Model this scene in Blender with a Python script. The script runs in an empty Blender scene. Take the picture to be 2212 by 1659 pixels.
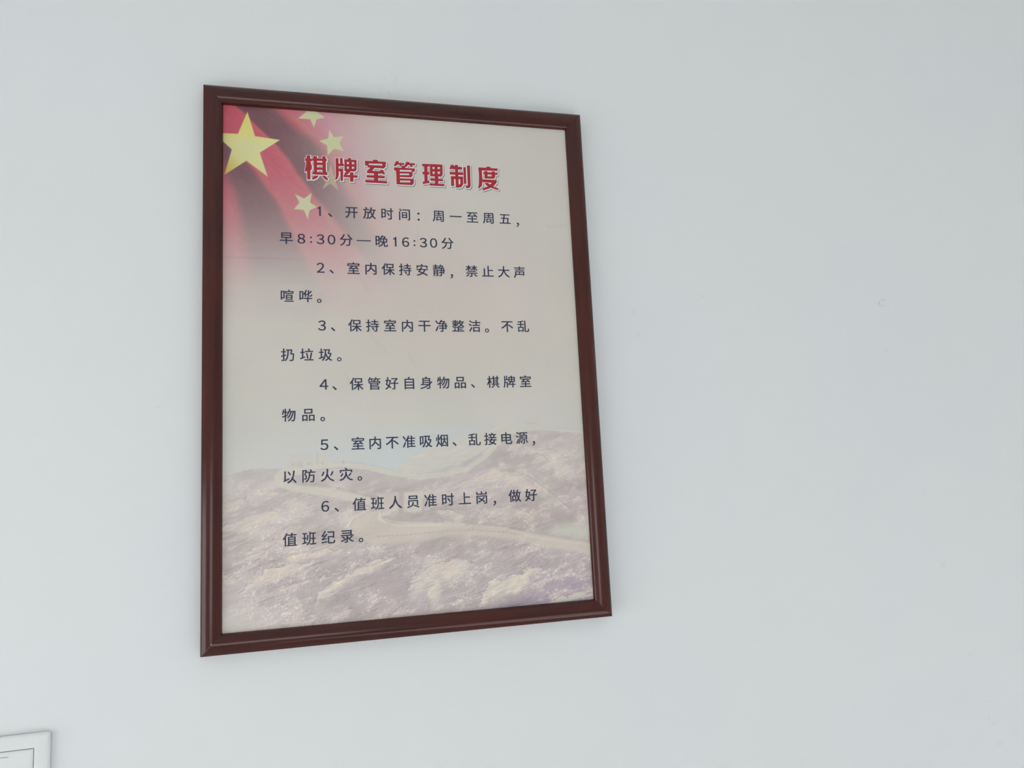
import bpy, bmesh, math
import numpy as np
from mathutils import Vector, Matrix

S = bpy.context.scene
C = S.collection

# ------------------------------------------------------------------ camera
CZ = 1.80                       # height of the middle of the framed sheet
SHEET_Y = -0.010                # front of the printed sheet, 1 cm off the wall
CAM = [-0.10473, 0.15314, -0.86863]
ROT = [[0.968077, 0.048716, -0.245875], [-0.01482, 0.99034, 0.137867], [0.250216, -0.129822, 0.959447]]                     # rows: camera right, camera down, camera forward in (x, down, into wall)
cam_d = bpy.data.cameras.new('camera'); cam = bpy.data.objects.new('camera', cam_d); C.objects.link(cam)
def axis(r): return Vector((r[0], r[2], -r[1]))
r_, d_, f_ = axis(ROT[0]), axis(ROT[1]), axis(ROT[2])
m = Matrix((r_, -d_, -f_)).transposed().to_4x4()
m.translation = Vector((CAM[0], SHEET_Y + CAM[2], CZ - CAM[1]))
cam.matrix_world = m
cam_d.sensor_width = 36; cam_d.lens = 1600 / 2212 * 36; cam_d.clip_start = 0.02
S.camera = cam

# ------------------------------------------------------------------ light, world, exposure
W = bpy.data.worlds.new('daylight'); S.world = W; W.use_nodes = True
wn = W.node_tree.nodes; bg = wn['Background']
bg.inputs[0].default_value = (0.88, 0.95, 1.0, 1); bg.inputs[1].default_value = 0.3
def area(name, loc, aim, sx, sy, power, col):
    l = bpy.data.lights.new(name, 'AREA'); l.shape = 'RECTANGLE'; l.size = sx; l.size_y = sy; l.energy = power; l.color = col
    o = bpy.data.objects.new(name, l); C.objects.link(o); o.location = loc
    o.rotation_euler = (Vector(aim) - Vector(loc)).to_track_quat('-Z', 'Y').to_euler(); return o
DAY = (0.955, 0.985, 0.985)
# daylight through the two windows of the room (one behind the camera, one in the left wall)
area('window_daylight', (-0.55, -3.62, 1.30), (-0.55, 0, 1.30), 1.25, 0.85, 13, DAY)
area('side_window_daylight', (-1.62, -0.75, 1.10), (0, -0.75, 1.10), 1.1, 1.1, 13.5, DAY)
# low sun through the front window: falls on the tiles and comes back up onto the wall
sl = bpy.data.lights.new('sun', 'SUN'); sl.energy = 29; sl.angle = math.radians(0.6); sl.color = (0.985, 0.985, 0.985)
so = bpy.data.objects.new('sun', sl); C.objects.link(so)
so.rotation_euler = Vector((1.95, 3.0, -1.80)).to_track_quat('-Z', 'Y').to_euler()
S.view_settings.view_transform = 'Standard'; S.view_settings.look = 'None'
S.view_settings.gamma = 1; S.view_settings.use_curve_mapping = False
S.view_settings.exposure = -0.25
S.cycles.max_bounces = 12; S.cycles.diffuse_bounces = 8
S.cycles.use_denoising = True

# ------------------------------------------------------------------ helpers
def lin(c):
    c = np.asarray(c, dtype=float) / 255.0
    return np.where(c <= 0.04045, c / 12.92, ((c + 0.055) / 1.055) ** 2.4)
def mat(name):
    M = bpy.data.materials.new(name); M.use_nodes = True
    return M, M.node_tree.nodes, M.node_tree.links, M.node_tree.nodes['Principled BSDF']
def link_mesh(name, me, material=None, parent=None, loc=None):
    o = bpy.data.objects.new(name, me); C.objects.link(o)
    if material: me.materials.append(material)
    if parent: o.parent = parent
    if loc is not None: o.location = loc
    return o
def build(name, bm, material=None, parent=None, smooth=None):
    me = bpy.data.meshes.new(name); bmesh.ops.recalc_face_normals(bm, faces=bm.faces); bm.to_mesh(me); bm.free()
    if smooth:
        for p in me.polygons: p.use_smooth = True
        me.set_sharp_from_angle(angle=math.radians(smooth))
    return link_mesh(name, me, material, parent)
def add_box(bm, x0, x1, y0, y1, z0, z1):
    v = [bm.verts.new(p) for p in ((x0,y0,z0),(x1,y0,z0),(x1,y1,z0),(x0,y1,z0),(x0,y0,z1),(x1,y0,z1),(x1,y1,z1),(x0,y1,z1))]
    for f in ((0,3,2,1),(4,5,6,7),(0,1,5,4),(1,2,6,5),(2,3,7,6),(3,0,4,7)): bm.faces.new([v[i] for i in f])
def struct(name, boxes, material, label):
    bm = bmesh.new()
    for b in boxes: add_box(bm, *b)
    o = build(name, bm, material); o['kind'] = 'structure'; o['label'] = label; o['category'] = name.split('_')[0]; return o
def empty(name, loc, label, cat):
    o = bpy.data.objects.new(name, None); C.objects.link(o); o.location = loc; o.empty_display_size = 0.05
    o['label'] = label; o['category'] = cat; return o

# ------------------------------------------------------------------ materials
# wall paint: matt white with a trace of roller mottle and a few faint scuffs at fixed places on the wall
wallM, n, L, b = mat('white_wall_paint')
b.inputs['Roughness'].default_value = 0.72; b.inputs['Specular IOR Level'].default_value = 0.25
tc = n.new('ShaderNodeTexCoord')
nz = n.new('ShaderNodeTexNoise'); nz.inputs['Scale'].default_value = 2.6; nz.inputs['Detail'].default_value = 2
L.new(tc.outputs['Object'], nz.inputs['Vector'])
rp = n.new('ShaderNodeValToRGB'); rp.color_ramp.elements[0].position = 0.3; rp.color_ramp.elements[1].position = 0.7
rp.color_ramp.elements[0].color = (0.795, 0.800, 0.815, 1); rp.color_ramp.elements[1].color = (0.800, 0.815, 0.798, 1)
L.new(nz.outputs['Fac'], rp.inputs['Fac'])
col_out = rp.outputs['Color']
def scuff(x, z, hw, hh, ang, strength):
    """soft elongated smudge centred at wall position x, z (metres)"""
    global col_out
    mp = n.new('ShaderNodeMapping'); mp.vector_type = 'TEXTURE'
    mp.inputs['Location'].default_value = (x, 0, z); mp.inputs['Rotation'].default_value = (0, ang, 0)
    mp.inputs['Scale'].default_value = (hw, 10, hh); L.new(tc.outputs['Object'], mp.inputs['Vector'])
    ln = n.new('ShaderNodeVectorMath'); ln.operation = 'LENGTH'; L.new(mp.outputs[0], ln.inputs[0])
    mr = n.new('ShaderNodeMapRange'); mr.interpolation_type = 'SMOOTHSTEP'
    mr.inputs[1].default_value = 0.2; mr.inputs[2].default_value = 1.0; mr.inputs[3].default_value = strength; mr.inputs[4].default_value = 0
    L.new(ln.outputs['Value'], mr.inputs[0])
    mx = n.new('ShaderNodeMix'); mx.data_type = 'RGBA'; L.new(mr.outputs[0], mx.inputs[0])
    L.new(col_out, mx.inputs[6]); mx.inputs[7].default_value = (0.42, 0.43, 0.42, 1); col_out = mx.outputs[2]
SC = [(0.6768, 1.8751, 0.0022, 0.006, 0.3, 0.3), (0.6846, 1.88, 0.0065, 0.0018, 0.05, 0.3), (0.6803, 1.8717, 0.004, 0.0018, 0.0, 0.28), (0.3965, 1.8811, 0.0045, 0.0016, 0.05, 0.16), (0.2938, 1.8578, 0.004, 0.004, 0, 0.1), (0.2974, 1.8282, 0.003, 0.004, 0, 0.09), (-0.0158, 2.1362, 0.002, 0.006, -0.4, 0.14), (-0.0073, 2.155, 0.003, 0.012, 0.45, 0.07), (-0.0216, 2.1561, 0.004, 0.004, 0, 0.06), (-0.0267, 2.139, 0.004, 0.01, 0.2, 0.05), (0.6794, 1.8066, 0.006, 0.0014, 0, 0.12), (0.7324, 1.5019, 0.006, 0.008, 0, 0.07), (0.7168, 1.6032, 0.003, 0.006, -0.4, 0.07), (0.7581, 1.3785, 0.006, 0.002, 0.1, 0.08), (0.7774, 1.2926, 0.004, 0.002, 0.2, 0.13), (0.7831, 1.2846, 0.007, 0.002, -0.35, 0.14), (0.7906, 1.2582, 0.01, 0.006, 0, 0.07), (0.7801, 1.3141, 0.008, 0.003, 0.2, 0.05), (-0.277, 1.7459, 0.006, 0.0025, 0, 0.08), (0.214, 1.3812, 0.002, 0.002, 0, 0.12), (-0.0213, 2.1686, 0.006, 0.0025, 0, 0.05)]
for (x, z, hw, hh, a, s) in SC: scuff(x, z, hw, hh, a, s)
L.new(col_out, b.inputs['Base Color'])
nb = n.new('ShaderNodeTexNoise'); nb.inputs['Scale'].default_value = 140; nb.inputs['Detail'].default_value = 3
L.new(tc.outputs['Object'], nb.inputs['Vector'])
bp = n.new('ShaderNodeBump'); bp.inputs['Strength'].default_value = 0.06; bp.inputs['Distance'].default_value = 0.001
L.new(nb.outputs['Fac'], bp.inputs['Height']); L.new(bp.outputs[0], b.inputs['Normal'])

plainM, n, L, b = mat('plain_white_paint'); b.inputs['Base Color'].default_value = (0.8, 0.81, 0.81, 1); b.inputs['Roughness'].default_value = 0.8
tc = n.new('ShaderNodeTexCoord'); nz = n.new('ShaderNodeTexNoise'); nz.inputs['Scale'].default_value = 3
rp = n.new('ShaderNodeValToRGB'); rp.color_ramp.elements[0].color = (0.78, 0.79, 0.79, 1); rp.color_ramp.elements[1].color = (0.82, 0.83, 0.83, 1)
L.new(tc.outputs['Object'], nz.inputs['Vector']); L.new(nz.outputs['Fac'], rp.inputs[0]); L.new(rp.outputs[0], b.inputs['Base Color'])

floorM, n, L, b = mat('pale_tile_floor'); b.inputs['Roughness'].default_value = 0.25
tc = n.new('ShaderNodeTexCoord'); bk = n.new('ShaderNodeTexBrick'); bk.offset = 0
bk.inputs['Color1'].default_value = (0.61, 0.615, 0.625, 1); bk.inputs['Color2'].default_value = (0.65, 0.655, 0.665, 1); bk.inputs['Mortar'].default_value = (0.35, 0.35, 0.34, 1)
bk.inputs['Scale'].default_value = 1.0; bk.inputs['Brick Width'].default_value = 0.6; bk.inputs['Row Height'].default_value = 0.6; bk.inputs['Mortar Size'].default_value = 0.003
L.new(tc.outputs['Object'], bk.inputs['Vector']); L.new(bk.outputs['Color'], b.inputs['Base Color'])

frameM, n, L, b = mat('window_frame_white'); b.inputs['Roughness'].default_value = 0.35
nz = n.new('ShaderNodeTexNoise'); rp = n.new('ShaderNodeValToRGB'); rp.color_ramp.elements[0].color = (0.74, 0.74, 0.73, 1); rp.color_ramp.elements[1].color = (0.8, 0.8, 0.79, 1)
L.new(nz.outputs['Fac'], rp.inputs[0]); L.new(rp.outputs[0], b.inputs['Base Color'])

# dark brown wood-grain foil: grain runs along each rail (local X)
woodM, n, L, b = mat('brown_wood_foil')
tc = n.new('ShaderNodeTexCoord'); mp = n.new('ShaderNodeMapping'); mp.inputs['Scale'].default_value = (7, 160, 160)
n1 = n.new('ShaderNodeTexNoise'); n1.inputs['Scale'].default_value = 1.0; n1.inputs['Detail'].default_value = 5; n1.inputs['Roughness'].default_value = 0.6
oi = n.new('ShaderNodeObjectInfo'); ad = n.new('ShaderNodeVectorMath'); ad.operation = 'ADD'
L.new(tc.outputs['Object'], ad.inputs[0]); L.new(oi.outputs['Random'], ad.inputs[1]); L.new(ad.outputs[0], mp.inputs['Vector']); L.new(mp.outputs[0], n1.inputs['Vector'])
n2 = n.new('ShaderNodeTexNoise'); n2.inputs['Scale'].default_value = 1.0; n2.inputs['Detail'].default_value = 3
mp2 = n.new('ShaderNodeMapping'); mp2.inputs['Scale'].default_value = (9, 55, 55); L.new(ad.outputs[0], mp2.inputs['Vector']); L.new(mp2.outputs[0], n2.inputs['Vector'])
mxv = n.new('ShaderNodeMath'); mxv.operation = 'MULTIPLY_ADD'; mxv.inputs[1].default_value = 0.45; L.new(n1.outputs['Fac'], mxv.inputs[0])
m2 = n.new('ShaderNodeMath'); m2.operation = 'MULTIPLY'; m2.inputs[1].default_value = 0.55; L.new(n2.outputs['Fac'], m2.inputs[0]); L.new(m2.outputs[0], mxv.inputs[2])
rp = n.new('ShaderNodeValToRGB'); e = rp.color_ramp.elements
e[0].position = 0.33; e[0].color = (0.040, 0.0085, 0.0055, 1); e[1].position = 0.68; e[1].color = (0.082, 0.0148, 0.0095, 1)
L.new(mxv.outputs[0], rp.inputs[0]); L.new(rp.outputs[0], b.inputs['Base Color'])
b.inputs['Roughness'].default_value = 0.17; b.inputs['Specular IOR Level'].default_value = 0.38

plasticM, n, L, b = mat('white_switch_plastic')
nz = n.new('ShaderNodeTexNoise'); nz.inputs['Scale'].default_value = 40; rp = n.new('ShaderNodeValToRGB')
rp.color_ramp.elements[0].color = (0.80, 0.81, 0.80, 1); rp.color_ramp.elements[1].color = (0.83, 0.84, 0.83, 1)
tc = n.new('ShaderNodeTexCoord'); L.new(tc.outputs['Object'], nz.inputs['Vector']); L.new(nz.outputs['Fac'], rp.inputs[0]); L.new(rp.outputs[0], b.inputs['Base Color'])
b.inputs['Roughness'].default_value = 0.14
stripM, n, L, b = mat('pale_green_indicator'); b.inputs['Base Color'].default_value = (0.34, 0.48, 0.46, 1); b.inputs['Roughness'].default_value = 0.4
darkM, n, L, b = mat('dark_gap'); b.inputs['Base Color'].default_value = (0.06, 0.055, 0.05, 1); b.inputs['Roughness'].default_value = 0.8
chipM, n, L, b = mat('bare_mitre_filler'); b.inputs['Base Color'].default_value = (0.16, 0.09, 0.07, 1); b.inputs['Roughness'].default_value = 0.5
chip2M, n, L, b = mat('pale_chip'); b.inputs['Base Color'].default_value = (0.62, 0.52, 0.45, 1); b.inputs['Roughness'].default_value = 0.5
boardM, n, L, b = mat('grey_backing_board'); b.inputs['Base Color'].default_value = (0.30, 0.27, 0.23, 1); b.inputs['Roughness'].default_value = 0.9

def ink(name, rgb, rough=0.42):
    M, n, L, b = mat(name); nz = n.new('ShaderNodeTexNoise'); nz.inputs['Scale'].default_value = 300
    rp = n.new('ShaderNodeValToRGB'); c = np.array(rgb, float)
    rp.color_ramp.elements[0].color = (*(c * 0.92), 1); rp.color_ramp.elements[1].color = (*(c * 1.08), 1)
    tc = n.new('ShaderNodeTexCoord'); L.new(tc.outputs['Object'], nz.inputs['Vector']); L.new(nz.outputs['Fac'], rp.inputs[0]); L.new(rp.outputs[0], b.inputs['Base Color'])
    b.inputs['Roughness'].default_value = rough; b.inputs['Specular IOR Level'].default_value = 0.35; return M
redM = ink('red_ink', (0.42, 0.022, 0.035)); navyM = ink('navy_ink', (0.030, 0.037, 0.078))
whiteM = ink('white_outline_ink', (0.76, 0.735, 0.73)); shadeM = ink('grey_drop_shadow_ink', (0.20, 0.21, 0.20))

sheetM, n, L, b = mat('printed_sheet')
at = n.new('ShaderNodeVertexColor'); at.layer_name = 'print'; L.new(at.outputs['Color'], b.inputs['Base Color'])
b.inputs['Roughness'].default_value = 0.42; b.inputs['Specular IOR Level'].default_value = 0.35

# ------------------------------------------------------------------ the room
X0, X1, Y0, ZC = -1.6, 2.6, -3.6, 2.9
struct('wall_back', [(X0-.12, X1+.12, 0, .12, 0, ZC)], wallM, 'matt white painted wall that carries the framed notice')
struct('floor', [(X0-.12, X1+.12, Y0-.12, .12, -.1, 0)], floorM, 'pale tiled floor of the room')
struct('ceiling', [(X0-.12, X1+.12, Y0-.12, .12, ZC, ZC+.1)], plainM, 'white ceiling of the room')
struct('wall_right', [(X1, X1+.12, Y0, 0, 0, ZC)], plainM, 'plain white wall at the right end of the room')
def holed(a0, a1, h0, h1):      # rectangles around an opening [a0,a1]x[h0,h1]
    return lambda A0, A1: [(A0, a0, 0, ZC), (a1, A1, 0, ZC), (a0, a1, 0, h0), (a0, a1, h1, ZC)]
WF = (-1.25, 0.25, 0.7, 1.8)    # window behind the camera (x0,x1,z0,z1)
WL = (-1.35, -0.15, 0.5, 1.7)    # window in the left wall (y0,y1,z0,z1)
struct('wall_front', [(a, c, Y0-.12, Y0, h, k) for (a, c, h, k) in holed(*WF)(X0-.12, X1+.12)], plainM, 'white wall with a window behind the viewer')
struct('wall_left', [(X0-.12, X0, a, c, h, k) for (a, c, h, k) in holed(*WL)(Y0, 0)], plainM, 'white left wall with a window')
def window(name, kind, w, label):
    a0, a1, z0, z1 = w; t = 0.05; bars = []
    for (p, q, r, s) in ((a0, a1, z0, z0+t), (a0, a1, z1-t, z1), (a0, a0+t, z0+t, z1-t), (a1-t, a1, z0+t, z1-t), ((a0+a1)/2-.025, (a0+a1)/2+.025, z0+t, z1-t)):
        bars.append((p, q, Y0-.10, Y0-.05, r, s) if kind == 'f' else (X0-.10, X0-.05, p, q, r, s))
    return struct(name, bars, frameM, label)
window('window_1', 'f', WF, 'white framed window behind the viewer')
window('window_2', 'l', WL, 'white framed window in the left wall')
for nm, bx, lb in (('baseboard_back', (X0, X1, -.012, 0, 0, .09), 'white skirting under the notice wall'), ('baseboard_right', (X1-.012, X1, Y0, -.012, 0, .09), 'white skirting of the right wall')):
    struct(nm, [bx], frameM, lb)

# ------------------------------------------------------------------ framed notice
SW, SH = 420.0, 597.88            # visible print in mm
notice = empty('framed_notice', (0, SHEET_Y, CZ), 'brown wood-framed notice with red title, navy rules and flag corner hung on white wall', 'notice')
def loc(u, v, h):               # sheet mm (right, down from its top-left) and height above the sheet in mm -> local metres
    return ((u - SW/2) / 1000, -h / 1000, (SH/2 - v) / 1000)

# --- rails: moulded profile (distance in from the outer edge, height above the sheet), mitred at 45 degrees
FW = 21.347
prof = [(0, -9.6), (0, 3.1), (.1, 3.55), (.35, 3.9), (.8, 4.15)]
for i in range(0, 25):          # one smooth convex bead across the rail
    a = math.radians(42 - 84 * i / 24); r = 9.7 / math.sin(math.radians(42))
    prof.append((10.5 - r * math.sin(a), 4.2 + r * (math.cos(a) - math.cos(math.radians(42)))))
prof += [(20.45, 3.7), (20.8, 2.4), (21.15, 1.4), (FW, 1.1), (FW, -.4)]
def rail(name, length, mid, rotz):
    """length = outer length in mm; runs along local X, outer side at -Y(local 2D) ; mid = centre of its outer edge"""
    bm = bmesh.new(); rings = []
    for s in (-1, 1):
        rings.append([bm.verts.new((s * (length/2 - d - .04) / 1000, d / 1000, h / 1000)) for d, h in prof])
    for i in range(len(prof) - 1): bm.faces.new((rings[0][i], rings[0][i+1], rings[1][i+1], rings[1][i]))
    bm.faces.new((rings[0][-1], rings[0][0], rings[1][0], rings[1][-1]))
    bm.faces.new(rings[0]); bm.faces.new(rings[1][::-1])
    o = build(name, bm, woodM, notice, smooth=38)
    # local x along the rail, local y inward, local z out of the wall
    th = rotz; X = Vector((math.cos(th), 0, math.sin(th))); Z = Vector((0, -1, 0)); Y = Z.cross(X)
    mm = Matrix((X, Y, Z)).transposed().to_4x4(); mm.translation = Vector(mid); o.matrix_local = mm; return o
OW, OH = SW + 2*FW, SH + 2*FW
rail('frame_rail', OW, (0, 0, -OH/2000), 0)                 # bottom
rail('frame_rail', OW, (0, 0, OH/2000), math.pi)            # top
rail('frame_rail', OH, (OW/2000, 0, 0), math.pi/2)          # right
rail('frame_rail', OH, (-OW/2000, 0, 0), -math.pi/2)        # left
bm = bmesh.new(); add_box(bm, -(SW/2+12)/1000, (SW/2+12)/1000, .0006, .006, -(SH/2+12)/1000, (SH/2+12)/1000)
build('backing_board', bm, boardM, notice)
# pale open mitre line and a small chip at the lower left corner
bm = bmesh.new()
def hprof(d):
    return float(np.interp(d, [p[0] + 1e-6*i for i, p in enumerate(prof[1:-1])], [p[1] for p in prof[1:-1]]))
prev = None
for d in np.linspace(.3, 10.5, 14):
    w = .10; h = hprof(d) + .05
    q = [bm.verts.new(loc(-FW + d - w, SH + FW - d - w, h)), bm.verts.new(loc(-FW + d + w, SH + FW - d + w, h))]
    if prev: bm.faces.new((prev[0], prev[1], q[1], q[0]))
    prev = q
build('mitre_line', bm, chipM, notice)
bm = bmesh.new(); bmesh.ops.create_icosphere(bm, subdivisions=2, radius=.0007)
for v in bm.verts: v.co = Vector((v.co.x * .6 + v.co.z * .5, v.co.y * .35, v.co.z)) + Vector(loc(-FW + 11.6, SH + FW - 12.6, 8.2))
build('paint_chip', bm, chip2M, notice)

# --- the printed picture, painted per vertex of a fine flat grid (mm coordinates of the sheet)
NX, NY = 640, 912
u = np.linspace(-2, SW + 2, NX); v = np.linspace(-2, SH + 2, NY)
U, V = np.meshgrid(u, v)
rng = np.random.default_rng(7)
def sm(a, b, x): t = np.clip((x - a) / (b - a), 0, 1); return t * t * (3 - 2 * t)
fx = np.fft.fftfreq(NX, d=(u[1]-u[0]))[None, :]; fy = np.fft.fftfreq(NY, d=(v[1]-v[0]))[:, None]
def noise(lx, ly, ang=0, power=None):
    """unit-variance random field with feature length lx along direction ang (deg, up to the right) and ly across (mm)"""
    a = math.radians(-ang); p = fx * math.cos(a) + fy * math.sin(a); q = -fx * math.sin(a) + fy * math.cos(a)
    r2 = (p * lx) ** 2 + (q * ly) ** 2
    flt = np.exp(-r2 * 4.0) if power is None else 1 / (1 + r2 * 40) ** power
    f = np.real(np.fft.ifft2(np.fft.fft2(rng.standard_normal((NY, NX))) * flt)); return (f - f.mean()) / f.std()
def seg_dist(pts, A=None, B=None):
    A = U if A is None else A; B = V if B is None else B
    d = np.full(A.shape, 1e9)
    for (x0, y0), (x1, y1) in zip(pts[:-1], pts[1:]):
        dx, dy = x1 - x0, y1 - y0; t = np.clip(((A - x0) * dx + (B - y0) * dy) / (dx*dx + dy*dy + 1e-9), 0, 1)
        d = np.minimum(d, np.hypot(A - x0 - t*dx, B - y0 - t*dy))
    return d
def poly_sd(pts, A=None, B=None):
    """signed distance to a polygon, negative inside"""
    A = U if A is None else A; B = V if B is None else B
    pts = list(pts); x0m, x1m = min(p[0] for p in pts) - 14, max(p[0] for p in pts) + 14; y0m, y1m = min(p[1] for p in pts) - 14, max(p[1] for p in pts) + 14
    out = np.full(A.shape, 14.0); msk = (A > x0m) & (A < x1m) & (B > y0m) & (B < y1m); a, c = A[msk], B[msk]
    d = seg_dist(pts + [pts[0]], a, c); ins = np.zeros(a.shape, bool)
    for (x0, y0), (x1, y1) in zip(pts, pts[1:] + [pts[0]]):
        cr = ((y0 > c) != (y1 > c)) & (a < (x1 - x0) * (c - y0) / (y1 - y0 + 1e-12) + x0); ins ^= cr
    out[msk] = np.where(ins, -d, d); return out
def interp_y(pts, q=None):      # x as function of y, or y as function of x
    pts = np.array(pts); return pts
def mixc(base, col, a):
    return base * (1 - a[..., None]) + np.asarray(col, float) * a[..., None]

cream_t = np.array([190, 187, 178.]); cream_m = np.array([191, 189, 179.]); cream_b = np.array([192, 193, 187.])
k = np.interp(V, [0, 330, 430], [0, 1, 2])[..., None]
img = np.where(k < 1, cream_t * (1-k) + cream_m * k, cream_m * (2-k) + cream_b * (k-1))
soft1, soft2 = noise(60, 60), noise(25, 25)
img = img + soft1[..., None] * np.array([1.0, .6, .8]) + soft2[..., None] * np.array([.5, .3, .2])

pk = np.exp(-((V - 225) / 95) ** 2) * np.exp(-((U - 230) / 150) ** 2); img = mixc(img, (192, 180, 172), pk * .55)
# flag
B1 = np.array([(7.81, -9.49), (13.05, 0.71), (21.45, 7.11), (31.97, 18.08), (49.94, 34.45), (62.67, 47.73), (76.48, 65.71), (89.22, 84.98), (105.2, 107.63), (121.22, 130.34), (134.08, 147.38)]); B2 = np.array([(44.86, -12.71), (57.66, -0.64), (80.21, 16.71), (97.47, 33.38), (113.73, 49.02), (126.63, 70.91), (137.29, 94.14), (152.41, 117.14), (170.78, 145.96)]); B3 = np.array([(-10.79, 29.59), (-0.44, 42.79), (8.89, 54.34), (25.54, 70.09), (35.97, 82.23), (46.41, 99.03), (56.88, 113.54), (67.29, 136.15), (75.61, 154.22)]); B4 = np.array([(-6.58, 61.74), (-0.37, 79.78), (2.21, 89.96), (7.88, 101.11), (12.0, 118.03), (15.08, 140.63), (18.15, 158.5)])
def bx(B): return np.interp(V, B[:, 1], B[:, 0])
def ext(B):                      # extend the last slope so that the folds run on downwards
    s = (B[-1] - B[-3]) / (B[-1, 1] - B[-3, 1]); return np.vstack([B, B[-1] + s * 120])
x1, x2, x3, x4 = (bx(ext(B)) for B in (B1, B2, B3, B4))
wob = soft2 * 1.0
sh = np.ones(U.shape)            # 1 = lit cloth of the print, 0 = deep fold of the print
sft = 3.0 + V * 0.05
sh = np.where(U > x4 - 6, 1 - sm(-6, sft*1.0+4, U - x4), 1)            # strip -> fold 2
sh = np.maximum(sh, sm(-1.6 - V*.035, 3 + V*.03, U - x3 + wob))        # fold 2 -> band
dark1 = sm(-1.5 - V*.03, 2.5 + V*.02, U - x1 + wob) * (1 - sm(-16 - V*.02, 10, U - x2 + wob*2))
sh = sh * (1 - dark1)
sh = np.clip(sh, 0, 1)
alpha_y = np.interp(V, [0.52, 80.45, 125.27, 152.97, 185.91, 218.52, 261.5], [1,.82,.62,.46,.26,.10,0])
alpha_x = np.interp(U - 0.28 * np.clip(V, 0, 200), [0, 40, 70, 95, 120, 150, 190, 240], [1, .92, .82, .65, .41, .20, .06, 0])
al = np.clip(alpha_y * alpha_x + .012 * soft2 * (alpha_y * alpha_x > .05), 0, 1)
bright = np.array([176, 74, 90.]); deep = np.array([88, 46, 56.])
ridge = np.exp(-((U - x2 - 6) / 9.0) ** 2) + .6*np.exp(-((U - x1 + 5) / 5.0) ** 2) + .5*np.exp(-((U - x3 - 4) / 4.0) ** 2)
flag = deep + (bright - deep) * sh[..., None] + np.clip(ridge, 0, 1)[..., None] * np.array([4, 10, -4.]) * sh[..., None]
pinkfar = np.exp(-((U - x2 - 38) / 26.0) ** 2)
flag = flag + pinkfar[..., None] * np.array([6, 14, 26.])
thread = noise(1.2, 7, 50)
flag = flag + thread[..., None] * 1.6
a_eff = np.clip(al * (1 - .12 * (1 - sh)) , 0, 1)
img = img * (1 - a_eff[..., None]) + flag * a_eff[..., None]
# faint crease below the flag
cr = np.exp(-((V - 184.0) / 1.4) ** 2) * (1 - sm(60, 110, U)) ; img = img - cr[..., None] * np.array([5, 7, 6.])

# stars
STARS = [([(26.72, 6.08), (35.08, 36.13), (63.28, 38.82), (40.29, 56.31), (49.12, 85.53), (25.54, 67.19), (1.18, 86.0), (9.41, 54.3), (-10.77, 35.4), (16.18, 34.58)], (197, 196, 138), 1), ([(84.09, 10.16), (93.49, 1.21), (90.37, -13.04), (109.15, -14.66), (106.17, 0.18), (115.49, 6.7), (105.48, 9.67), (102.25, 20.42), (97.77, 10.28)], (190, 192, 150), 0.97), ([(119.91, 22.1), (125.65, 31.11), (136.85, 28.72), (131.87, 38.15), (136.49, 48.09), (125.4, 45.59), (117.5, 54.75), (117.15, 42.19), (107.85, 36.84), (118.62, 33.3)], (188, 192, 150), 0.97), ([(121.19, 65.87), (124.06, 78.82), (133.1, 80.67), (126.35, 87.01), (129.47, 97.88), (120.24, 89.73), (110.8, 97.33), (114.78, 87.66), (109.94, 81.42), (117.11, 79.22)], (182, 172, 140), 0.72), ([(79.31, 104.85), (89.79, 109.81), (98.42, 102.69), (96.65, 114.5), (104.49, 119.39), (95.76, 124.46), (93.79, 135.6), (89.3, 124.18), (78.05, 123.53), (84.35, 115.09)], (190, 192, 156), 0.97)]
for i, (pts, col, op) in enumerate(STARS):
    sd = poly_sd(pts); a = (1 - sm(-.55, .45, sd)) * op
    c = np.zeros(img.shape) + np.array(col, float)
    if i == 0:
        g = sm(8, -22, (V - 45.61) ) ; g2 = sm(10, 34, V - 45.61) * sm(0, -22, U - 25.59)
        c = c + (g * .9)[..., None] * np.array([6, -3, -30.]) + g2[..., None] * np.array([-2, -26, -46.]) + np.clip(soft2, -1, 2)[..., None] * np.array([1, 2, 5.])
        c = c + (np.exp(-((U-25.59)**2 + (V-45.61-4)**2) / 150))[..., None] * np.array([0, 2, 16.])
    img = img * (1 - a[..., None]) + c * a[..., None]

# landscape
sky = sm(370, 415, V) * (1 - sm(430, 452, V)) * np.exp(-((U - 215) / 120) ** 2)
img = mixc(img, (187, 196, 197), sky * .65)
warp = noise(9, 5, 18); warp2 = noise(3.5, 2.5, 18); warp3 = noise(22, 10, 18)
UW = U + warp * .9 + warp2 * .7; VW = V + warp2 * .9 + warp * .9
SKY = np.array([(-5, 432.04), (0.17, 432.04), (18.8, 425.81), (38.16, 423.6), (67.6, 425.89), (77.53, 426.32), (107.72, 424.49), (128.16, 423.78), (153.98, 426.45), (174.84, 431.57), (201.22, 438.06), (228.26, 436.05), (261.49, 428.81), (284.26, 418.77), (301.71, 408.37), (313.64, 397.65), (331.2, 392.61), (354.69, 389.94), (384.13, 393.1), (421.2, 398.26), (437.98, 403.41)]); FAR = np.array([(190.85, 427.47), (201.77, 419.89), (215.49, 412.34), (234.77, 405.99), (254.12, 404.49), (274.02, 395.26), (302.65, 387.82), (331.6, 384.74)])
ysky = np.interp(U, SKY[:, 0], SKY[:, 1]); yfar = np.interp(U, FAR[:, 0], FAR[:, 1], left=999, right=999)
n_st = noise(6.5, 1.1, 17); n_st2 = noise(2.4, .8, 17); n_sp = noise(1.15, 1.0, 20); n_md = noise(8, 4, 20); n_bg = noise(26, 12, 15)
n_vs = noise(1.0, 5.0, 25)
def shift(a, dx, dy): return np.roll(np.roll(a, dy, 0), dx, 1)
emb = lambda f: (f - shift(f, 1, 1))
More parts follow.
